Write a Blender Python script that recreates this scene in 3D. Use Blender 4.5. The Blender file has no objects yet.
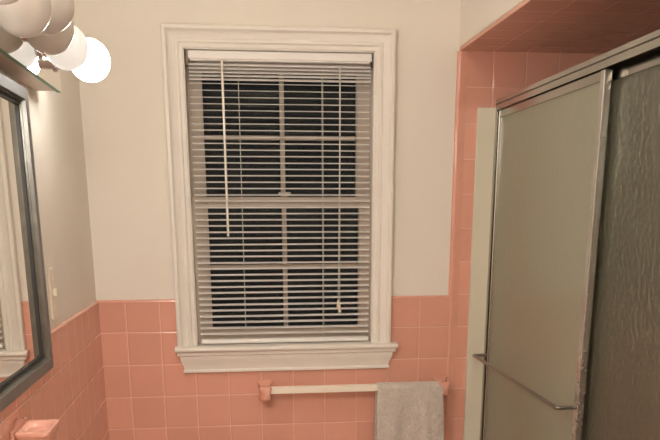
import bpy, bmesh, math, random
from mathutils import Vector, Matrix, noise
random.seed(4)
sc = bpy.context.scene
COL = sc.collection

# ------------------------------------------------------------------ camera
CX, CY_, CZ = -0.7346, -2.6947, 1.5
YAW, PITCH, ROLL, F = 0.1188, 0.2715, -0.0026, 803.0
cam = bpy.data.cameras.new('camera'); camo = bpy.data.objects.new('camera', cam); COL.objects.link(camo)
cy, sy, cp, sp = math.cos(YAW), math.sin(YAW), math.cos(PITCH), math.sin(PITCH)
fwd = Vector((sy*cp, cy*cp, -sp)); rt = Vector((cy, -sy, 0)); up = rt.cross(fwd)
r2 = math.cos(ROLL)*rt + math.sin(ROLL)*up; u2 = -math.sin(ROLL)*rt + math.cos(ROLL)*up
m = Matrix((r2, u2, -fwd)).transposed().to_4x4(); m.translation = Vector((CX, CY_, CZ)); camo.matrix_world = m
cam.sensor_fit = 'HORIZONTAL'; cam.sensor_width = 36; cam.lens = F/660*36
cam.shift_x = 0.0; cam.shift_y = (439-220)/660
cam.clip_start = 0.02
sc.camera = camo

# ------------------------------------------------------------------ world, exposure
w = bpy.data.worlds.new('night'); sc.world = w; w.use_nodes = True
w.node_tree.nodes['Background'].inputs[0].default_value = (0.0025, 0.0024, 0.0024, 1)
w.node_tree.nodes['Background'].inputs[1].default_value = 1.0
sc.view_settings.view_transform = 'Standard'; sc.view_settings.look = 'None'
sc.view_settings.gamma = 1.0; sc.view_settings.use_curve_mapping = False
sc.view_settings.exposure = 1.9
BULB = 32.0          # emission of a lit globe
DOME = 20.0           # emission of the added fill lamp's glass, unseen behind the camera
sc.cycles.max_bounces = 8; sc.cycles.diffuse_bounces = 5; sc.cycles.glossy_bounces = 4
sc.cycles.transmission_bounces = 8; sc.cycles.transparent_max_bounces = 12
sc.cycles.sample_clamp_indirect = 8
sc.cycles.use_denoising = True

# ------------------------------------------------------------------ materials
def nm(name):
    mt = bpy.data.materials.new(name); mt.use_nodes = True
    nt = mt.node_tree; return mt, nt, nt.nodes['Principled BSDF']
def N(nt, t, **kw):
    n = nt.nodes.new(t)
    for k, v in kw.items(): setattr(n, k, v)
    return n
def math_(nt, op, a, b=None, c=None):
    n = N(nt, 'ShaderNodeMath', operation=op)
    for i, v in enumerate((a, b, c)):
        if v is None: continue
        if isinstance(v, (int, float)): n.inputs[i].default_value = v
        else: nt.links.new(v, n.inputs[i])
    return n.outputs[0]
def simple(name, col, rough=0.5, metal=0.0, bump=0.0, bscale=60, coat=0.0, var=0.0, vscale=6, bdist=0.002):
    mt, nt, p = nm(name); L = nt.links.new
    p.inputs['Base Color'].default_value = (*col, 1); p.inputs['Roughness'].default_value = rough
    p.inputs['Metallic'].default_value = metal; p.inputs['Coat Weight'].default_value = coat
    tc = N(nt, 'ShaderNodeTexCoord')
    if bump:
        n = N(nt, 'ShaderNodeTexNoise'); n.inputs['Scale'].default_value = bscale; n.inputs['Detail'].default_value = 4
        L(tc.outputs['Object'], n.inputs['Vector'])
        b = N(nt, 'ShaderNodeBump'); b.inputs['Strength'].default_value = bump; b.inputs['Distance'].default_value = bdist
        L(n.outputs[0], b.inputs['Height']); L(b.outputs[0], p.inputs['Normal'])
    if var:
        n = N(nt, 'ShaderNodeTexNoise'); n.inputs['Scale'].default_value = vscale; n.inputs['Detail'].default_value = 5
        L(tc.outputs['Object'], n.inputs['Vector'])
        mx = N(nt, 'ShaderNodeMix', data_type='RGBA')
        mx.inputs[6].default_value = (*[c*(1-var) for c in col], 1); mx.inputs[7].default_value = (*[min(1, c*(1+var*.6)) for c in col], 1)
        L(n.outputs[0], mx.inputs[0]); L(mx.outputs[2], p.inputs['Base Color'])
    return mt

P = 0.1085           # tile pitch
def tile_mat(name, ax, off, col, grout, rough=0.12):
    """square glazed tiles on the plane of object axes ax=(a,b), with offsets off"""
    mt, nt, p = nm(name); L = nt.links.new
    tc = N(nt, 'ShaderNodeTexCoord'); sx = N(nt, 'ShaderNodeSeparateXYZ'); L(tc.outputs['Object'], sx.inputs[0])
    cells, dists = [], []
    for a, o in zip(ax, off):
        v = math_(nt, 'DIVIDE', math_(nt, 'SUBTRACT', sx.outputs[a], o), P)
        cells.append(math_(nt, 'FLOOR', v)); fr = math_(nt, 'FRACT', v)
        dists.append(math_(nt, 'SUBTRACT', 0.5, math_(nt, 'ABSOLUTE', math_(nt, 'SUBTRACT', fr, 0.5))))
    d = math_(nt, 'MULTIPLY', math_(nt, 'MINIMUM', dists[0], dists[1]), P)      # metres from the joint centre
    mask = N(nt, 'ShaderNodeMapRange', interpolation_type='SMOOTHSTEP'); L(d, mask.inputs[0])
    mask.inputs[1].default_value = 0.0006; mask.inputs[2].default_value = 0.0016
    cm = N(nt, 'ShaderNodeCombineXYZ'); L(cells[0], cm.inputs[0]); L(cells[1], cm.inputs[1])
    wn = N(nt, 'ShaderNodeTexWhiteNoise', noise_dimensions='2D'); L(cm.outputs[0], wn.inputs[0])
    nz = N(nt, 'ShaderNodeTexNoise'); nz.inputs['Scale'].default_value = 9; nz.inputs['Detail'].default_value = 3; L(tc.outputs['Object'], nz.inputs[0])
    tcol = N(nt, 'ShaderNodeMix', data_type='RGBA')
    tcol.inputs[6].default_value = (*[c*.93 for c in col], 1); tcol.inputs[7].default_value = (*[c*1.07 for c in col], 1)
    L(math_(nt, 'ADD', math_(nt, 'MULTIPLY', wn.outputs[0], .55), math_(nt, 'MULTIPLY', nz.outputs[0], .45)), tcol.inputs[0])
    mx = N(nt, 'ShaderNodeMix', data_type='RGBA'); mx.inputs[6].default_value = (*grout, 1)
    L(mask.outputs[0], mx.inputs[0]); L(tcol.outputs[2], mx.inputs[7]); L(mx.outputs[2], p.inputs['Base Color'])
    rr = N(nt, 'ShaderNodeMapRange'); L(mask.outputs[0], rr.inputs[0]); rr.inputs[3].default_value = .7; rr.inputs[4].default_value = rough
    L(rr.outputs[0], p.inputs['Roughness'])
    # pillowed edge + faint waviness of the glaze + tiny tilt per tile
    hm = N(nt, 'ShaderNodeMapRange', interpolation_type='SMOOTHSTEP'); L(d, hm.inputs[0]); hm.inputs[1].default_value = 0.0004; hm.inputs[2].default_value = 0.0045
    n2 = N(nt, 'ShaderNodeTexNoise'); n2.inputs['Scale'].default_value = 22; L(tc.outputs['Object'], n2.inputs[0])
    h = math_(nt, 'ADD', hm.outputs[0], math_(nt, 'MULTIPLY', n2.outputs[0], .55))
    b = N(nt, 'ShaderNodeBump'); b.inputs['Strength'].default_value = .7; b.inputs['Distance'].default_value = .0011; L(h, b.inputs['Height'])
    L(b.outputs[0], p.inputs['Normal'])
    return mt
PINK = (0.72, 0.365, 0.275); GROUT = (0.81, 0.50, 0.41)
ZT = 1.2290           # top of the tile wainscot
M = {}
M['tile_xz'] = tile_mat('pink_tile_back', (0, 2), (0.003, ZT+.0115), PINK, GROUT)
M['tile_yz'] = tile_mat('pink_tile_side', (1, 2), (0.0, ZT+.0115), PINK, GROUT)
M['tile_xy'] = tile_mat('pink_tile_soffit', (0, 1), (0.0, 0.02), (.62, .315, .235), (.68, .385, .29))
M['floor'] = tile_mat('floor_tile', (0, 1), (0.0, 0.0), (.55, .42, .36), (.35, .3, .27), .35)
M['paint'] = simple('cream_wall_paint', (0.80, 0.745, 0.665), 0.62, bump=.12, bscale=220, bdist=.0008, var=.03, vscale=2)
M['trim'] = simple('white_gloss_trim', (0.81, 0.765, 0.70), 0.38, bump=.07, bscale=60, bdist=.0008, var=.05, vscale=14)
M['sash'] = simple('shaded_sash_paint', (0.57, 0.49, 0.42), 0.45, var=.06, vscale=14)  # sash paint darkened: shade from the blind slats put into the colour
M['pinkglaze'] = simple('pink_ceramic', PINK, 0.12, var=.08, vscale=30)
M['blind'] = simple('white_blind_slat', (0.85, 0.82, 0.79), 0.42)
M['cord'] = simple('white_cord', (0.72, 0.68, 0.62), 0.7)
M['tassel'] = simple('cream_tassel', (0.82, 0.72, 0.55), 0.4)
M['wand'] = simple('clear_white_wand', (0.85, 0.8, 0.73), 0.15, coat=.5)
M['bar'] = simple('cream_bar', (0.92, 0.84, 0.72), 0.3)
M['marble'] = simple('surround_panel', (0.70, 0.67, 0.54), 0.28, var=.07, vscale=9)
M['ceil'] = simple('ceiling_paint', (0.8, 0.74, 0.66), 0.8)
M['enamel'] = simple('tub_enamel', (0.75, 0.62, 0.55), 0.15)
M['plate'] = simple('ivory_plastic', (0.82, 0.73, 0.61), 0.35)
M['hole'] = simple('dark_slot', (0.05, 0.04, 0.035), 0.6)
M['box'] = simple('fixture_enamel', (0.62, 0.52, 0.44), 0.4)
M['socket'] = simple('chrome_socket', (0.55, 0.53, 0.52), 0.16, metal=1.0)
M['chrome'] = simple('aged_chrome', (0.43, 0.41, 0.37), 0.2, metal=1.0, bump=.1, bscale=40, bdist=.0006, var=.12, vscale=12)
M['darkmetal'] = simple('tarnished_channel', (0.12, 0.105, 0.085), 0.4, metal=.8)
M['steel'] = simple('dull_grey_metal', (0.18, 0.17, 0.16), 0.5, metal=0.25, bump=.12, bscale=50, bdist=.0006, var=.25, vscale=25)
M['channel'] = simple('tarnished_steel', (0.17, 0.165, 0.15), 0.32, metal=1.0, var=.4, vscale=30)
M['rail'] = simple('worn_rail_metal', (0.30, 0.285, 0.25), 0.3, metal=1.0)
M['gasket'] = simple('black_gasket', (0.02, 0.018, 0.016), 0.45)

def towel_mat():
    mt, nt, p = nm('grey_terry'); L = nt.links.new
    p.inputs['Roughness'].default_value = .95; p.inputs['Sheen Weight'].default_value = .4
    tc = N(nt, 'ShaderNodeTexCoord')
    n = N(nt, 'ShaderNodeTexNoise'); n.inputs['Scale'].default_value = 120; n.inputs['Detail'].default_value = 3; L(tc.outputs['Object'], n.inputs[0])
    n2 = N(nt, 'ShaderNodeTexNoise'); n2.inputs['Scale'].default_value = 45; n2.inputs['Detail'].default_value = 3; L(tc.outputs['Object'], n2.inputs[0])
    mx = N(nt, 'ShaderNodeMix', data_type='RGBA'); mx.inputs[6].default_value = (.42, .37, .325, 1); mx.inputs[7].default_value = (.78, .71, .64, 1)
    s = math_(nt, 'ADD', math_(nt, 'MULTIPLY', n.outputs[0], .6), math_(nt, 'MULTIPLY', n2.outputs[0], .4))
    L(s, mx.inputs[0]); L(mx.outputs[2], p.inputs['Base Color'])
    b = N(nt, 'ShaderNodeBump'); b.inputs['Strength'].default_value = 1; b.inputs['Distance'].default_value = .007; L(s, b.inputs['Height']); L(b.outputs[0], p.inputs['Normal'])
    return mt
M['towel'] = towel_mat()

def rusty():
    mt, nt, p = nm('worn_chrome_stile'); L = nt.links.new
    tc = N(nt, 'ShaderNodeTexCoord'); sx = N(nt, 'ShaderNodeSeparateXYZ'); L(tc.outputs['Object'], sx.inputs[0])
    n = N(nt, 'ShaderNodeTexNoise'); n.inputs['Scale'].default_value = 70; n.inputs['Detail'].default_value = 5; L(tc.outputs['Object'], n.inputs[0])
    low = N(nt, 'ShaderNodeMapRange'); L(sx.outputs[2], low.inputs[0]); low.inputs[1].default_value = 1.30; low.inputs[2].default_value = 1.1
    v = math_(nt, 'ADD', n.outputs[0], math_(nt, 'MULTIPLY', low.outputs[0], .12))
    mk = N(nt, 'ShaderNodeMapRange'); L(v, mk.inputs[0]); mk.inputs[1].default_value = .66; mk.inputs[2].default_value = .86
    mx = N(nt, 'ShaderNodeMix', data_type='RGBA'); mx.inputs[6].default_value = (.60, .58, .54, 1); mx.inputs[7].default_value = (.16, .09, .055, 1)
    L(mk.outputs[0], mx.inputs[0]); L(mx.outputs[2], p.inputs['Base Color'])
    r = N(nt, 'ShaderNodeMapRange'); L(mk.outputs[0], r.inputs[0]); r.inputs[3].default_value = .2; r.inputs[4].default_value = .8; L(r.outputs[0], p.inputs['Roughness'])
    p.inputs['Metallic'].default_value = .9
    return mt
M['stile'] = rusty()

def mirror_mat():
    mt, nt, p = nm('mirror_silver'); p.inputs['Base Color'].default_value = (.86, .86, .82, 1)
    p.inputs['Metallic'].default_value = 1; p.inputs['Roughness'].default_value = .015
    return mt
M['mirror'] = mirror_mat()
M['glassedge'] = simple('green_glass_edge', (0.14, 0.31, 0.20), 0.5)

def shower_glass(name, dist, grough, thr, dsh, dcol, tcol):
    mt, nt, p = nm(name); L = nt.links.new; nt.nodes.remove(p)
    out = nt.nodes['Material Output']; tc = N(nt, 'ShaderNodeTexCoord')
    mp = N(nt, 'ShaderNodeMapping'); mp.inputs['Scale'].default_value = (1, 1, .75); L(tc.outputs['Object'], mp.inputs[0])
    n = N(nt, 'ShaderNodeTexNoise'); n.inputs['Scale'].default_value = 75; n.inputs['Detail'].default_value = 1.5; L(mp.outputs[0], n.inputs[0])
    n2 = N(nt, 'ShaderNodeTexVoronoi', feature='SMOOTH_F1'); n2.inputs['Scale'].default_value = 60; L(mp.outputs[0], n2.inputs[0])
    b = N(nt, 'ShaderNodeBump'); b.inputs['Strength'].default_value = 1; b.inputs['Distance'].default_value = dist
    L(math_(nt, 'ADD', n.outputs[0], math_(nt, 'MULTIPLY', n2.outputs[0], .35)), b.inputs['Height'])
    rf = N(nt, 'ShaderNodeBsdfRefraction'); rf.inputs['Color'].default_value = (.74, .76, .66, 1); rf.inputs['Roughness'].default_value = .32; rf.inputs['IOR'].default_value = 1.12
    tr = N(nt, 'ShaderNodeBsdfTransparent'); tr.inputs[0].default_value = (.74, .76, .66, 1)
    tl = N(nt, 'ShaderNodeBsdfTranslucent'); tl.inputs[0].default_value = (*tcol, 1)
    df = N(nt, 'ShaderNodeBsdfDiffuse'); df.inputs[0].default_value = (*dcol, 1)
    gl = N(nt, 'ShaderNodeBsdfGlossy'); gl.inputs['Roughness'].default_value = grough; L(b.outputs[0], gl.inputs['Normal'])
    def mix(f, a, c):
        mxx = N(nt, 'ShaderNodeMixShader')
        if isinstance(f, float): mxx.inputs[0].default_value = f
        else: L(f, mxx.inputs[0])
        L(a, mxx.inputs[1]); L(c, mxx.inputs[2]); return mxx.outputs[0]
    thru = mix(.35, rf.outputs[0], tr.outputs[0])
    body = mix(thr, thru, mix(dsh, tl.outputs[0], df.outputs[0]))
    fr = N(nt, 'ShaderNodeFresnel'); fr.inputs['IOR'].default_value = 1.5; L(b.outputs[0], fr.inputs['Normal'])
    L(mix(fr.outputs[0], body, gl.outputs[0]), out.inputs['Surface'])
    return mt
M['shglass'] = shower_glass('smooth_obscure_glass', .0010, .22, .66, .62, (.66, .655, .49), (.72, .73, .56))
M['pebble'] = shower_glass('pebbled_obscure_glass', .0043, .07, .24, .5, (.64, .61, .45), (.66, .67, .51))

def pane_mat():
    mt, nt, p = nm('window_glass'); L = nt.links.new; nt.nodes.remove(p); out = nt.nodes['Material Output']
    tr = N(nt, 'ShaderNodeBsdfTransparent'); tr.inputs[0].default_value = (.9, .92, .9, 1)
    gl = N(nt, 'ShaderNodeBsdfGlossy'); gl.inputs['Roughness'].default_value = .02
    fr = N(nt, 'ShaderNodeFresnel'); fr.inputs['IOR'].default_value = 1.2
    mx = N(nt, 'ShaderNodeMixShader'); L(fr.outputs[0], mx.inputs[0]); L(tr.outputs[0], mx.inputs[1]); L(gl.outputs[0], mx.inputs[2]); L(mx.outputs[0], out.inputs[0])
    return mt
M['pane'] = pane_mat()

def globe_mat(name, emit=0.0):
    mt, nt, p = nm(name)
    p.inputs['Base Color'].default_value = (.62, .58, .54, 1); p.inputs['Roughness'].default_value = .18
    p.inputs['Subsurface Weight'].default_value = .25; p.inputs['Subsurface Scale'].default_value = .03; p.inputs['Subsurface Radius'].default_value = (1, .85, .7)
    if emit:
        p.inputs['Emission Color'].default_value = (1.0, .955, .885, 1); p.inputs['Emission Strength'].default_value = emit
    return mt
M['globe'] = globe_mat('frosted_globe'); M['lit'] = globe_mat('lit_globe', BULB); M['lit_end'] = globe_mat('lit_end_globe', BULB*.28)
M['dim'] = globe_mat('warm_dim_globe', .15)
M['dome'] = globe_mat('fill_lamp_glass', DOME)

# ------------------------------------------------------------------ mesh helpers
def box(bm, x0, x1, y0, y1, z0, z1):
    v = [bm.verts.new((x, y, z)) for x in (x0, x1) for y in (y0, y1) for z in (z0, z1)]
    for f in ((0,1,3,2), (4,6,7,5), (0,4,5,1), (2,3,7,6), (0,2,6,4), (1,5,7,3)): bm.faces.new([v[i] for i in f])
def obj(name, bm, mat, parent=None, bevel=0.0, seg=2, smooth=False, ang=35, sub=0):
    bmesh.ops.recalc_face_normals(bm, faces=bm.faces)
    me = bpy.data.meshes.new(name); bm.to_mesh(me); bm.free()
    o = bpy.data.objects.new(name, me); COL.objects.link(o)
    for mm in (mat if isinstance(mat, (list, tuple)) else [mat]): me.materials.append(mm)
    if smooth or bevel:
        for p in me.polygons: p.use_smooth = True
        if not sub:
            b = bmesh.new(); b.from_mesh(me)
            for e in b.edges:
                if len(e.link_faces) == 2 and e.calc_face_angle(0) > math.radians(ang): e.smooth = False
            if not bevel: b.to_mesh(me)
            b.free()
    if bevel:
        md = o.modifiers.new('bevel', 'BEVEL'); md.width = bevel; md.segments = seg; md.limit_method = 'ANGLE'; md.harden_normals = True
    if sub:
        md = o.modifiers.new('sub', 'SUBSURF'); md.levels = md.render_levels = sub
    if parent: parent_to(o, parent)
    return o
def parent_to(o, par):
    bpy.context.view_layer.update()
    o.parent = par; o.matrix_parent_inverse = par.matrix_world.inverted()
def B(name, mat, parent, *dims, bevel=0.0, seg=2):
    bm = bmesh.new()
    for i in range(0, len(dims), 6): box(bm, *dims[i:i+6])
    return obj(name, bm, mat, parent, bevel=bevel, seg=seg)
def tag(o, label=None, cat=None, group=None, kind=None):
    if label: o['label'] = label
    if cat: o['category'] = cat
    if group: o['group'] = group
    if kind: o['kind'] = kind
    return o
def empty(name, loc):
    o = bpy.data.objects.new(name, None); COL.objects.link(o); o.location = loc; o.empty_display_size = .05
    return o
def tube(bm, pts, r, n=12, cap=True):
    """round tube through points, mitred"""
    pts = [Vector(p) for p in pts]; rings = []
    nrm = None
    for i, p in enumerate(pts):
        a = (pts[i]-pts[i-1]).normalized() if i else (pts[1]-pts[0]).normalized()
        c = (pts[i+1]-pts[i]).normalized() if i < len(pts)-1 else a
        t = (a+c).normalized()
        if nrm is None: nrm = t.orthogonal().normalized()
        nrm = (nrm - t*nrm.dot(t)).normalized(); bi = t.cross(nrm)
        rr = r[i] if isinstance(r, (list, tuple)) else r
        rings.append([bm.verts.new(p + rr*(math.cos(2*math.pi*k/n)*nrm + math.sin(2*math.pi*k/n)*bi)) for k in range(n)])
    for a, c in zip(rings, rings[1:]):
        for k in range(n): bm.faces.new((a[k], a[(k+1) % n], c[(k+1) % n], c[k]))
    if cap:
        bm.faces.new(rings[0][::-1]); bm.faces.new(rings[-1])
def lathe(bm, prof, origin, axis, n=32):
    """prof: list of (radius, distance along axis)"""
    axis = Vector(axis).normalized(); a = axis.orthogonal().normalized(); c = axis.cross(a); o = Vector(origin); rings = []
    for r, h in prof:
        if r < 1e-5: rings.append([bm.verts.new(o+axis*h)])
        else: rings.append([bm.verts.new(o+axis*h+r*(math.cos(2*math.pi*k/n)*a+math.sin(2*math.pi*k/n)*c)) for k in range(n)])
    for p, q in zip(rings, rings[1:]):
        for k in range(n):
            k2 = (k+1) % n
            if len(p) == 1 and len(q) == 1: continue
            if len(p) == 1: bm.faces.new((p[0], q[k], q[k2]))
            elif len(q) == 1: bm.faces.new((p[k], p[k2], q[0]))
            else: bm.faces.new((p[k], p[k2], q[k2], q[k]))
    if len(rings[0]) > 1: bm.faces.new(rings[0][::-1])
    if len(rings[-1]) > 1: bm.faces.new(rings[-1])
def prism(bm, poly, ax, lo, hi):
    """extrude a 2D polygon along axis ax; poly in the other two axes (in xyz order)"""
    def P3(a, b, c):
        return {0: (c, a, b), 1: (a, c, b), 2: (a, b, c)}[ax]
    A_ = [bm.verts.new(P3(a, b, lo)) for a, b in poly]; B_ = [bm.verts.new(P3(a, b, hi)) for a, b in poly]
    n = len(poly)
    for i in range(n): bm.faces.new((A_[i], A_[(i+1) % n], B_[(i+1) % n], B_[i]))
    bm.faces.new(A_[::-1]); bm.faces.new(B_)

# ------------------------------------------------------------------ the room
LX = -1.173          # left wall
TX = 0.86            # long wall of the tub recess
TY = -1.56           # near end of the tub recess
NY = -3.35           # wall behind the camera
CH = 2.44; SZ = 1.997
T = 0.10; ts = 0.007
WX0, WX1, WZ0, WZ1 = -0.862, -0.264, 1.060, 1.996     # window opening in the wall
def struct(o): o['kind'] = 'structure'; return o

struct(B('floor', M['floor'], None, LX-T, TX+T, NY-T, T, -0.1, 0.0))
struct(B('ceiling', M['ceil'], None, LX-T, TX+T, NY-T, T, CH, CH+.1))
wb = struct(B('wall_back', M['paint'], None,
    LX-T, WX0, 0, T, 0, CH,  WX1, TX+T, 0, T, 0, CH,  WX0, WX1, 0, T, 0, WZ0,  WX0, WX1, 0, T, WZ1, CH))
wl = struct(B('wall_left', M['paint'], None, LX-T, LX, NY-T, 0, 0, CH))
struct(B('wall_near', M['paint'], None, LX, TX+T, NY-T, NY, 0, CH))
wr = struct(B('wall_right', M['paint'], None, 0.0, TX, NY, TY, 0, CH,  0.0, .10, TY, 0, SZ+.012, CH))
wt = struct(B('wall_tub', M['paint'], None, TX, TX+T, NY, 0, 0, CH))
# soffit over the tub, its underside tiled
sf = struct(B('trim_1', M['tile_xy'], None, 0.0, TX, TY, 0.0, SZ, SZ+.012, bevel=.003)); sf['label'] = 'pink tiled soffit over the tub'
# tile facing on the back wall: wainscot left and right of and under the window, column to the soffit
bm = bmesh.new()
for a in ((LX, WX0-.03, 0, ZT), (WX1+.03, 0.0, 0, ZT), (WX0-.03, WX1+.03, 0, WZ0-.03)):
    box(bm, a[0], a[1], -ts, 0.0, a[2], a[3])
box(bm, 0.0, TX, -ts, 0.0, 0, SZ)
obj('tile_facing', bm, M['tile_xz'], wb)
# rounded edge tiles: cap of the wainscot and the border of the column
def bull(name, mat, parent, pts, ax, lo, hi):
    bm = bmesh.new(); prism(bm, pts, ax, lo, hi); return obj(name, bm, mat, parent, smooth=True, ang=50)
def arc(cx, cz, r, a0, a1, n=6): return [(cx+r*math.cos(a0+(a1-a0)*i/n), cz+r*math.sin(a0+(a1-a0)*i/n)) for i in range(n+1)]
bull('cap_tile', M['pinkglaze'], wb, [(0.0, ZT-.001), (-.0085, ZT-.001)] + arc(0, ZT, .0085, math.pi, math.pi/2), 0, LX, WX0-.03)
bull('cap_tile', M['pinkglaze'], wb, [(0.0, ZT-.001), (-.0085, ZT-.001)] + arc(0, ZT, .0085, math.pi, math.pi/2), 0, WX1+.03, 0.0)
bull('border_tile', M['pinkglaze'], wb, [(0.026, 0.0), (0.026, -.0082), (0.003, -.0095)] + arc(0.003, 0, .0095, -math.pi/2, -math.pi, 5), 2, 0.0, SZ)
# left wall wainscot and cap
bm = bmesh.new(); box(bm, LX, LX+ts, NY, -ts, 0, ZT); obj('tile_facing', bm, M['tile_yz'], wl)
bull('cap_tile', M['pinkglaze'], wl, [(LX, ZT-.001)] + arc(LX, ZT, .0085, 0, math.pi/2) + [(LX, ZT+.0085)], 1, NY, -.0085)
# tub recess: tiled walls with a pale surround panel to 1.83 m
MZ = 1.831
bm = bmesh.new(); box(bm, TX-ts, TX, TY, -ts, 0, SZ); obj('tile_facing', bm, M['tile_yz'], wt)
B('surround_panel', M['marble'], wb, 0.064, TX-ts, -.019, -ts, 0.42, MZ, bevel=.002)
B('surround_panel', M['marble'], wt, TX-.019, TX-ts, TY+.02, -.02, 0.42, MZ, bevel=.002)
B('surround_panel', M['marble'], wr, 0.14, TX-.02, TY, TY+.012, 0.42, MZ, bevel=.002)

# ------------------------------------------------------------------ window
win = struct(empty('window_1', (-0.563, 0, WZ0)))
win['label'] = 'double hung window with white moulded casing'
CL, CR, CT, CB = -0.9210, -0.2075, 2.0520, 1.0835     # outer edges of the casing
# stepped casing profile: (distance in from the outer edge, depth into the room)
cprof = [(0, 0), (0, -.024), (.003, -.027), (.012, -.027), (.016, -.021), (.020, -.018), (.036, -.013), (.041, -.016), (.046, -.016), (.050, -.011), (.060, -.010), (.0625, -.006), (.0625, 0)]
bm = bmesh.new(); rings = []
def ring(fn): return [bm.verts.new(fn(d, y)) for d, y in cprof]
rings.append(ring(lambda d, y: (CL+d, y, CB))); rings.append(ring(lambda d, y: (CL+d, y, CT-d)))
rings.append(ring(lambda d, y: (CR-d, y, CT-d))); rings.append(ring(lambda d, y: (CR-d, y, CB)))
for a, b in zip(rings, rings[1:]):
    for k in range(len(cprof)-1): bm.faces.new((a[k], a[k+1], b[k+1], b[k]))
    bm.faces.new((a[-1], a[0], b[0], b[-1]))
bm.faces.new(rings[0]); bm.faces.new(rings[-1][::-1])
obj('casing', bm, M['trim'], win, smooth=True, ang=25)
B('jamb', M['trim'], win, CL+.051, CL+.065, -.006, .10, CB, CT-.060,  CR-.065, CR-.051, -.006, .10, CB, CT-.060,
  CL+.065, CR-.065, -.006, .10, CT-.065, CT-.052, bevel=.001)
# stool with rounded nose
bm = bmesh.new()
prism(bm, [(.10, CB-.018), (.10, CB)] + [(-.036, CB)] + arc(-.036, CB-.009, .009, math.pi/2, math.pi*1.5, 6) , 0, -.9290, -.1860)
obj('window_stool', bm, M['trim'], win, smooth=True, ang=40)
# apron: moulded, its ends cut to the same profile
aprof = [(0.0, -.034), (.010, -.034), (.014, -.026), (.020, -.026), (.028, -.0245), (.040, -.020), (.052, -.016), (.060, -.0155), (.064, -.018), (.070, -.018)]   # (down, depth)
bm = bmesh.new(); zt = CB-.018; secs = []
for d, y in aprof:
    ins = .0 + max(0, (-.034 - y)*-1)*1.1
    secs.append([bm.verts.new(p) for p in ((-.9230+ins, -.001, zt-d), (-.9230+ins, y, zt-d), (-.1920-ins, y, zt-d), (-.1920-ins, -.001, zt-d))])
for a, b in zip(secs, secs[1:]):
    for k in range(4): bm.faces.new((a[k], a[(k+1) % 4], b[(k+1) % 4], b[k]))
bm.faces.new(secs[0]); bm.faces.new(secs[-1][::-1])
obj('apron', bm, M['trim'], win, smooth=True, ang=25)
# sashes
ix0, ix1 = CL+.065, CR-.065
def sash(y0, y1, z0, z1, st, sr, top, bot, mz, name):
    s = B(name, M['sash'], win, ix0, ix0+st, y0, y1, z0, z1,  ix1-sr, ix1, y0, y1, z0, z1,
          ix0+st, ix1-sr, y0, y1, z1-top, z1,  ix0+st, ix1-sr, y0, y1, z0, z0+bot, bevel=.002)
    xm = -.5575
    B('muntin', M['sash'], s, xm-.0075, xm+.0075, y0+.006, y1-.006, z0+bot, z1-top, bevel=.003)
    for a, b in ((ix0+st, xm-.0075), (xm+.0075, ix1-sr)): B('muntin', M['sash'], s, a, b, y0+.006, y1-.006, mz-.007, mz+.007, bevel=.003)
    B('pane', M['pane'], s, ix0+st, ix1-sr, (y0+y1)/2-.0015, (y0+y1)/2+.0015, z0+bot, z1-top)
    return s
sash(.062, .088, 1.527, CT-.0650, .048, .044, .05, .032, 1.742, 'upper_sash')
sash(.034, .060, CB, 1.559, .051, .038, .032, .05, 1.337, 'lower_sash')
bm = bmesh.new(); tube(bm, [(-.5555, .036, 1.560), (-.5555, .036, 1.571)], .012, 16); box(bm, -.575, -.536, .03, .046, 1.567, 1.573)
obj('sash_lock', bm, M['sash'], win, bevel=.001)
# outer wall's exterior trim seen through the panes is night: left to the dark world

# ------------------------------------------------------------------ venetian blind
bl = empty('venetian_blind', (-0.558, .018, CB))
tag(bl, 'white mini venetian blind hanging open in the window frame', 'blind')
bx0, bx1 = -.8445, -.2785
bm = bmesh.new(); box(bm, bx0-.001, bx1+.001, .004, .030, 1.9625, 1.9855); box(bm, bx0+.004, bx1-.004, .008, .026, 1.958, 1.9625)
obj('headrail', bm, M['blind'], bl, bevel=.0015)
B('end_bracket', M['darkmetal'], bl, bx0-.0065, bx0-.0015, .002, .030, 1.944, CT-.0650)
B('end_bracket', M['darkmetal'], bl, bx1+.0015, bx1+.0035, .002, .030, 1.944, CT-.0650)
def slat(z, tilt, name='slat'):
    bm = bmesh.new(); n = 6; hw = .0122; top, bot = [], []
    dz = random.uniform(-.0005, .0005); dr = random.uniform(-.0006, .0006)
    for e, x in enumerate((bx0, bx1)):
        zz = z + dz + (dr if e else -dr)
        for lst, off in ((top, .00025), (bot, -.00025)):
            row = []
            for i in range(n+1):
                u = -1+2*i/n; a = u*hw; c = .0017*(1-u*u)
                yy = a*math.cos(tilt) - (c+off)*math.sin(tilt)
                z2 = a*math.sin(tilt) + (c+off)*math.cos(tilt)
                row.append(bm.verts.new((x, .017+yy, zz+z2)))
            lst.append(row)
    for i in range(n):
        bm.faces.new((top[0][i], top[0][i+1], top[1][i+1], top[1][i])); bm.faces.new((bot[0][i], bot[1][i], bot[1][i+1], bot[0][i+1]))
    for e in (0, 1):
        for i in range(n): bm.faces.new((top[e][i], bot[e][i], bot[e][i+1], top[e][i+1]))
    for i in (0, n): bm.faces.new((top[0][i], top[1][i], bot[1][i], bot[0][i]))
    return obj(name, bm, M['blind'], bl, smooth=True, ang=60)
for i in range(5): slat(1.9485-i*.0105, math.radians(24))
for i in range(41): slat(1.8935-i*.01936, math.radians(9))
bm = bmesh.new(); box(bm, bx0+.001, bx1-.001, .006, .028, 1.0865, 1.1015); obj('bottom_rail', bm, M['blind'], bl, bevel=.004, seg=3)
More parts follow.
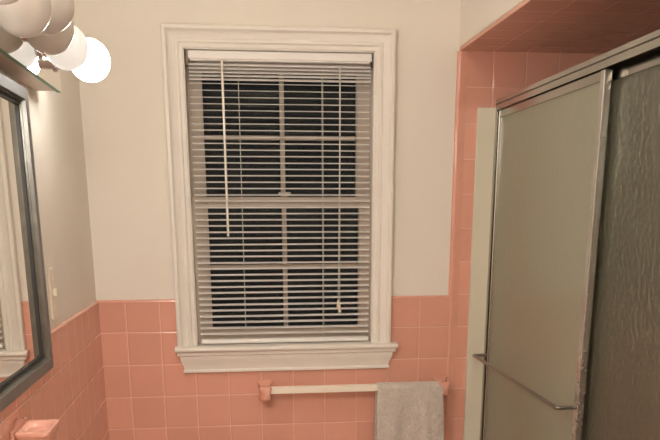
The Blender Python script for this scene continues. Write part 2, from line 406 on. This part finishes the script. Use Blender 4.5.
for x in (-.6945, -.4325):
    bm = bmesh.new()
    for yy in (.0035, .0305): tube(bm, [(x, yy, 1.945), (x, yy, 1.100)], .0008, 6)
    for i in range(41):
        z = 1.8935-i*.01936; tube(bm, [(x, .0035, z-.004), (x, .0305, z+.001)], .0005, 5)
    obj('ladder_cord', bm, M['cord'], bl)
bm = bmesh.new()
tube(bm, [(-.3795, .001, 1.950), (-.3800, -.001, 1.70), (-.3820, -.001, 1.45), (-.3845, -.001, 1.225)], .0010, 6)
tube(bm, [(-.3775, .001, 1.950), (-.3780, -.001, 1.70), (-.3790, -.001, 1.45), (-.3790, -.001, 1.210)], .0010, 6)
obj('lift_cord', bm, M['cord'], bl)
for x, z in ((-.3845, 1.226), (-.3790, 1.211)):
    bm = bmesh.new(); lathe(bm, [(0.0012, 0), (.0028, -.003), (.0045, -.018), (.0055, -.026), (.004, -.028), (0, -.028)], (x, -.0015, z+.002), (0, 0, 1), 12)
    obj('cord_tassel', bm, M['tassel'], bl, smooth=True)
bm = bmesh.new(); tube(bm, [(-.7435, .004, 1.962), (-.7435, -.008, 1.958), (-.7435, -.012, 1.950)], .0015, 8)
hk = obj('wand_hook', bm, M['socket'], bl, smooth=True)
bm = bmesh.new(); tube(bm, [(-.7432, -.012, 1.956), (-.7425, -.010, 1.436)], .0039, 6); obj('tilt_wand', bm, M['wand'], bl, smooth=True, ang=20)

# ------------------------------------------------------------------ towel bar
tb = empty('towel_bar', (-.325, 0, .936))
tag(tb, 'cream square towel bar between pink ceramic brackets under the window', 'towel bar')
def bracket(x, zc, sgn):
    zc -= .009
    """flared ceramic post: wide scalloped plate on the wall, waisted neck, squared head"""
    bm = bmesh.new(); n = 24
    secs = [(-ts, .0270, .0350), (-ts-.006, .0270, .0350), (-ts-.012, .0215, .0265), (-ts-.026, .0160, .0195), (-.050, .0180, .0190), (-.064, .0215, .0235), (-.077, .0225, .0245), (-.083, .0170, .0190)]
    rr = []
    for y, hx, hz in secs:
        row = []
        for k in range(n):
            a = 2*math.pi*k/n; c, s = math.cos(a), math.sin(a); e = .45
            zz = math.copysign(abs(s)**e, s); wdt = hx*(.72+.36*zz*zz+.10*zz)
            row.append(bm.verts.new((x+wdt*math.copysign(abs(c)**e, c), y, zc+hz*zz)))
        rr.append(row)
    for a, b in zip(rr, rr[1:]):
        for k in range(n): bm.faces.new((a[k], a[(k+1) % n], b[(k+1) % n], b[k]))
    bm.faces.new(rr[0][::-1]); bm.faces.new(rr[-1])
    return obj('bracket', bm, M['pinkglaze'], tb, smooth=True, ang=60)
zb = .9375
bracket(-.6370, zb, 1); bracket(-.0295, zb, -1)
B('bar', M['bar'], tb, -.630, -.036, -.071, -.049, zb-.011, zb+.011, bevel=.002)

# ------------------------------------------------------------------ hand towel
bm = bmesh.new(); x0, x1 = -.2610, -.0345; nx = 44
path = []      # (y, z) over the bar, front then back
r = .0215
for i in range(34): path.append((-.060-r, .60+(zb-.60)*i/33))
for i in range(1, 12): a = math.pi - math.pi*i/12; path.append((-.060+r*math.cos(a), zb-.004+r*.80*math.sin(a)))
for i in range(26): path.append((-.060+r, zb-(zb-.66)*i/25))
grid = []
for j, (y, z) in enumerate(path):
    row = []
    for i in range(nx+1):
        u = i/nx; drop = min(1, max(0, (zb-z)/.12))
        front = -1 if y < -.06 else (1 if y > -.06 else 0)
        spread = .012*min(1, max(0, (zb-z)/.33))
        x = x0 - spread*.3 + (x1+spread-x0+spread*.3)*u
        wv = math.sin(u*9+z*4)*.0045 + math.sin(u*21+1.3+z*6)*.0018 + noise.noise(Vector((u*5, z*7, 2)))*.006
        wv += -.009*math.exp(-((u-.72-(zb-z)*.15)/.05)**2)*min(1, max(0, (zb-z)/.05))
        xx = x + noise.noise(Vector((z*9, u*2, 5)))*.0025
        row.append(bm.verts.new((xx, y+(wv*drop if front < 0 else 0) - (.004*drop if front < 0 else 0), z + noise.noise(Vector((u*6, 1, y*20)))*.0015)))
    grid.append(row)
for a, b in zip(grid, grid[1:]):
    for i in range(nx): bm.faces.new((a[i], a[i+1], b[i+1], b[i]))
tw = obj('hand_towel', bm, M['towel'], None, smooth=True, ang=180)
md = tw.modifiers.new('thick', 'SOLIDIFY'); md.thickness = .006; md.offset = 0
md = tw.modifiers.new('sub', 'SUBSURF'); md.levels = md.render_levels = 2
tx = bpy.data.textures.new('terry', 'CLOUDS'); tx.noise_scale = .006
md = tw.modifiers.new('pile', 'DISPLACE'); md.texture = tx; md.strength = .003; md.texture_coords = 'LOCAL'
tag(tw, 'pale grey terry hand towel folded over right end of the towel bar', 'towel')

# ------------------------------------------------------------------ medicine cabinet with mirror
CP = .028; cyf, cyn = -.822, -1.66; cz0, cz1 = 1.1685, 1.7560
mc = empty('medicine_cabinet', (LX, (cyf+cyn)/2, cz0))
tag(mc, 'steel framed mirrored medicine cabinet on the left wall under the lights', 'cabinet')
fx = LX+CP; fw = .024; md_ = .018
B('cabinet_body', M['steel'], mc, LX+.0005, fx-md_-.004, cyn+.004, cyf-.004, cz0+.004, cz1-.004)
bm = bmesh.new()
prof = [(0, LX+.001), (0, fx-.001), (.001, fx), (fw-.001, fx), (fw, fx-.001), (fw+.0015, fx-md_*.5), (fw+.003, fx-md_*.52), (fw+.004, fx-md_), (fw+.004, LX+.001)]
rings = [[bm.verts.new((x, cyf-d, cz0+d)) for d, x in prof], [bm.verts.new((x, cyf-d, cz1-d)) for d, x in prof],
         [bm.verts.new((x, cyn+d, cz1-d)) for d, x in prof], [bm.verts.new((x, cyn+d, cz0+d)) for d, x in prof]]
for q in range(4):
    a, b = rings[q], rings[(q+1) % 4]
    for k in range(len(prof)-1): bm.faces.new((a[k], a[k+1], b[k+1], b[k]))
o = obj('frame', bm, [M['steel'], M['channel']], mc, smooth=True, ang=25)
for p in o.data.polygons: p.material_index = 1 if (p.index % (len(prof)-1)) >= 4 else 0
d = fw+.0038
B('mirror', M['mirror'], mc, fx-md_-.004, fx-md_, cyn+d, cyf-d, cz0+d, cz1-d)
g = .0065
B('gasket', M['gasket'], mc, fx-md_, fx-md_+.004, cyf-d-g, cyf-d, cz0+d, cz1-d,  fx-md_, fx-md_+.004, cyn+d, cyf-d-g, cz0+d, cz0+d+g,
  fx-md_, fx-md_+.004, cyn+d, cyf-d-g, cz1-d-g, cz1-d,  fx-md_, fx-md_+.004, cyn+d, cyn+d+g, cz0+d+g, cz1-d-g)
for z in (cz0+.055, cz1-.07):
    bm = bmesh.new(); lathe(bm, [(.0035, 0), (.0035, .001), (.002, .002), (0, .0022)], (fx-.0002, cyf-fw*.5, z), (1, 0, 0), 12); obj('screw', bm, M['socket'], mc, smooth=True)

# ------------------------------------------------------------------ vanity light
BX = -1.115; by0, by1 = -1.75, -.612; bz0, bz1 = 1.7775, 1.905
vl = empty('vanity_light', (LX, (by0+by1)/2, bz0))
tag(vl, 'mirrored vanity light bar with frosted globe bulbs above the cabinet', 'light fixture')
B('housing', M['box'], vl, LX+.0005, BX-.0102, by0+.012, by1-.016, bz0+.001, bz1-.003, bevel=.002)
bm = bmesh.new(); box(bm, BX-.010, BX, by0, by1, bz0, bz1)
o = obj('mirror_plate', bm, [M['mirror'], M['glassedge']], vl)
for p in o.data.polygons: p.material_index = 0 if abs(p.normal.x) > .9 else 1
globes = [((-1.0385, -.660, 1.8400), .0455), ((-1.0635, -.800, 1.8420), .0455), ((-1.0700, -.940, 1.8500), .0480),
          ((-1.0440, -1.080, 1.8610), .0490), ((-1.0560, -1.220, 1.8260), .0470), ((-1.0500, -1.375, 1.838), .0455), ((-1.0500, -1.515, 1.838), .0455), ((-1.0500, -1.655, 1.838), .0455)]
LIT = (0, 6, 7)
for i, (c, r) in enumerate(globes):
    c = Vector(c)
    s0 = Vector((BX, c.y, min(max(c.z, bz0+.03), bz1-.03)))
    ax = (c-s0).normalized(); L_ = (c-s0).length
    bm = bmesh.new(); lathe(bm, [(.026, 0), (.026, .004), (.021, .006), (.019, L_-r*.86)], s0, ax, 24)
    k = obj('socket', bm, M['socket'], vl, smooth=True, ang=30)
    bm = bmesh.new(); prof = [(0.0, r)] + [(r*math.sin(math.pi*t/28), r*math.cos(math.pi*t/28)) for t in range(1, 25)] + [(.0165, -r*.97), (.0155, -r*1.02)]
    lathe(bm, [(a, b) for a, b in prof], c, ax, 40)
    g_ = obj('bulb', bm, M['lit_end'] if i == 0 else M['lit'] if i in LIT else M['dim'] if i == 1 else M['globe'], k, smooth=True, ang=60)
    g_['label'] = 'lit glowing globe bulb' if i in LIT else 'cream glowing globe bulb' if i == 1 else 'unlit frosted globe bulb'

# ------------------------------------------------------------------ switch plate
sw = empty('light_switch', (LX, -.637, 1.255))
tag(sw, 'narrow ivory switch plate on the left wall beside the mirror', 'switch')
B('cover_plate', M['plate'], sw, LX, LX+.006, -.676, -.624, 1.257, 1.379, bevel=.002)
B('toggle', M['tassel'], sw, LX+.005, LX+.014, -.656, -.644, 1.312, 1.330, bevel=.002)
for z in (1.282, 1.354):
    bm = bmesh.new(); lathe(bm, [(.003, 0), (.003, .001), (0, .0018)], (LX+.006, -.650, z), (1, 0, 0), 10); obj('screw', bm, M['plate'], sw, smooth=True)

# ------------------------------------------------------------------ pink ceramic soap holder
sh = empty('soap_dish', (LX+ts, -1.08, 1.06))
tag(sh, 'pink ceramic soap dish fixed to the left wall tiles below the mirror', 'soap dish')
x0, x1, y0, y1, zt = LX+ts, -1.097, -1.155, -1.045, 1.100
bm = bmesh.new(); n = 40; cxm, cym = (x0+x1)/2+.004, (y0+y1)/2
def sq(a, hx, hy, e):
    c, s = math.cos(a), math.sin(a); return cxm+hx*math.copysign(abs(c)**e, c), cym+hy*math.copysign(abs(s)**e, s)
hx, hy = (x1-x0)/2, (y1-y0)/2
secs = [(hx*.55, hy*.55, .7, -.060), (hx*.8, hy*.72, .5, -.034), (hx*.98, hy*.97, .28, -.010), (hx, hy, .22, -.004), (hx*.985, hy*.985, .22, .0), (hx*.86, hy*.88, .3, .0005),
        (hx*.72, hy*.74, .8, -.001), (hx*.64, hy*.66, .95, -.006), (hx*.45, hy*.5, 1, -.009)]
rr = []
for a_, b_, e_, z_ in secs:
    row = []
    for k in range(n):
        X, Y = sq(2*math.pi*k/n, a_, b_, e_); row.append(bm.verts.new((max(X, x0+.0005), Y, zt+z_)))
    rr.append(row)
for a, b in zip(rr, rr[1:]):
    for k in range(n): bm.faces.new((a[k], a[(k+1) % n], b[(k+1) % n], b[k]))
bm.faces.new(rr[0][::-1]); bm.faces.new(rr[-1])
obj('dish', bm, M['pinkglaze'], sh, smooth=True, ang=60)
bm = bmesh.new(); prism(bm, [(y0-.003, zt-.062), (y1+.003, zt-.062), (y1+.003, zt+.006), (y1-.02, zt+.008), (cym, zt+.016), (y0+.02, zt+.008), (y0-.003, zt+.006)], 0, LX+ts, LX+ts+.007)
obj('wall_flange', bm, M['pinkglaze'], sh, bevel=.0025, seg=3)

# ------------------------------------------------------------------ bathtub (rim under the doors)
tub = empty('bathtub', (.46, TY/2, 0))
tag(tub, 'pale built-in bathtub under the sliding shower doors', 'bathtub')
bm = bmesh.new(); tx0, tx1, ty0, ty1 = .06, TX-.02, TY+.013, -.02
def loop(i, z, rnd=.0): return [bm.verts.new(p) for p in ((tx0+i, ty0+i, z), (tx1-i, ty0+i, z), (tx1-i, ty1-i, z), (tx0+i, ty1-i, z))]
ls = [loop(0, 0), loop(0, .415), loop(.07, .42), loop(.09, .40), loop(.14, .10), loop(.20, .07)]
for a, b in zip(ls, ls[1:]):
    for k in range(4): bm.faces.new((a[k], a[(k+1) % 4], b[(k+1) % 4], b[k]))
bm.faces.new(ls[-1]); bm.faces.new(ls[0][::-1])
obj('basin', bm, M['enamel'], tub, bevel=.012, seg=3)

# ------------------------------------------------------------------ shower enclosure
HX = .122; HZ0, HZ1 = 1.816, 1.8545; dyn = TY+.013
fr = empty('shower_door_frame', (.16, TY/2, .42))
tag(fr, 'chrome track and wall channels around the sliding shower doors', 'shower frame')
bm = bmesh.new()
prism(bm, [(HX, HZ0+.006), (HX, HZ1-.001), (HX+.002, HZ1), (HX+.052, HZ1), (HX+.056, HZ1-.004), (HX+.056, HZ0+.006), (HX+.053, HZ0+.006), (HX+.053, HZ1-.006), (HX+.003, HZ1-.006), (HX+.003, HZ0+.006)], 1, dyn, -.0195)
hd = obj('header_track', bm, M['chrome'], fr, smooth=True, ang=25)
bm = bmesh.new(); box(bm, HX-.0015, HX, dyn, -.0195, HZ1-.016, HZ1-.013); obj('groove', bm, M['darkmetal'], hd)
for yy in (-.022, dyn):
    B('wall_channel', M['chrome'], fr, HX+.002, HX+.054, yy, yy+.003, .424, HZ0+.006,  HX, HX+.003, min(yy, yy-.012 if yy > -1 else yy), yy+(.003 if yy > -1 else .015), .424, HZ0+.006,
      HX+.051, HX+.054, min(yy, yy-.012 if yy > -1 else yy), yy+(.003 if yy > -1 else .015), .424, HZ0+.006)
B('bottom_track', M['chrome'], fr, HX-.002, HX+.058, dyn+.004, -.036, .4235, .436, bevel=.002)
def door(name, x, ya, yb, z0, z1, label, wn, wf, gm):
    """ya near end, yb far end"""
    e = empty(name, (x, (ya+yb)/2, z0)); tag(e, label, 'shower door')
    t = .009
    for a, b in ((yb-wf, yb), (ya, ya+wn)):
        bm = bmesh.new()
        prism(bm, [(x-t, a+.001), (x-t+.003, a), (x+t-.003, a), (x+t, a+.001), (x+t, b-.001), (x+t-.003, b), (x-t+.003, b), (x-t, b-.001)], 2, z0, z1)
        obj('stile', bm, M['stile'] if a == ya else M['chrome'], e, smooth=True, ang=30)
    B('top_rail', M['chrome'], e, x-t+.001, x+t-.001, ya+wn, yb-wf, z1-.022, z1, bevel=.0015)
    B('bottom_rail', M['chrome'], e, x-t+.001, x+t-.001, ya+wn, yb-wf, z0, z0+.03, bevel=.0015)
    B('glass', M[gm], e, x-.0025, x+.0025, ya+wn-.003, yb-wf+.003, z0+.027, z1-.019)
    return e
od = door('sliding_shower_door', HX+.014, -.792, -.030, .437, HZ0+.004, 'sliding obscure glass shower door nearest the window, chrome rail across it', .022, .012, 'shglass')
idr = door('sliding_shower_door', HX+.040, dyn+.02, -.730, .437, HZ0+.004, 'inner sliding shower door of pebbled glass at the right edge of the photo', .025, .025, 'pebble')
def towel_rail(e, xd, xo, ya, yb, z):
    bm = bmesh.new(); sg = 1 if xo > xd else -1; r = .007
    pts = [(xd, yb, z)]
    for i in range(7): a = math.pi/2*i/6; pts.append((xo-sg*r+sg*r*math.sin(a), yb-r+r*math.cos(a), z))
    for i in range(7): a = math.pi/2*i/6; pts.append((xo-sg*r+sg*r*math.cos(a), ya+r-r*math.sin(a), z))
    pts.append((xd, ya, z)); tube(bm, pts, .0052, 12)
    for v in bm.verts: v.co.z -= .012*(yb-v.co.y)/(yb-ya) if sg < 0 else 0
    return obj('towel_rail', bm, M['rail'], e, smooth=True, ang=50)
towel_rail(od, HX+.006, HX-.043, -.778, -.040, 1.036)
towel_rail(idr, HX+.048, HX+.098, dyn+.035, -.745, 1.03)
# ------------------------------------------------------------------ fill lamp added on the ceiling to even the walls, out of view
cl = empty('fill_lamp', (-.55, -2.9, CH))
tag(cl, 'added round fill lamp on the ceiling, unseen behind the viewer', 'lamp')
bm = bmesh.new(); lathe(bm, [(.15, 0), (.15, -.02), (.14, -.025)], (-.55, -2.9, CH), (0, 0, 1), 32); obj('base_ring', bm, M['chrome'], cl, smooth=True, ang=30)
bm = bmesh.new(); lathe(bm, [(.135, -.022)] + [(.135*math.cos(math.pi/2*t/10), -.025-.06*math.sin(math.pi/2*t/10)) for t in range(11)], (-.55, -2.9, CH), (0, 0, 1), 32); obj('shade', bm, M['dome'], cl, smooth=True, ang=60)
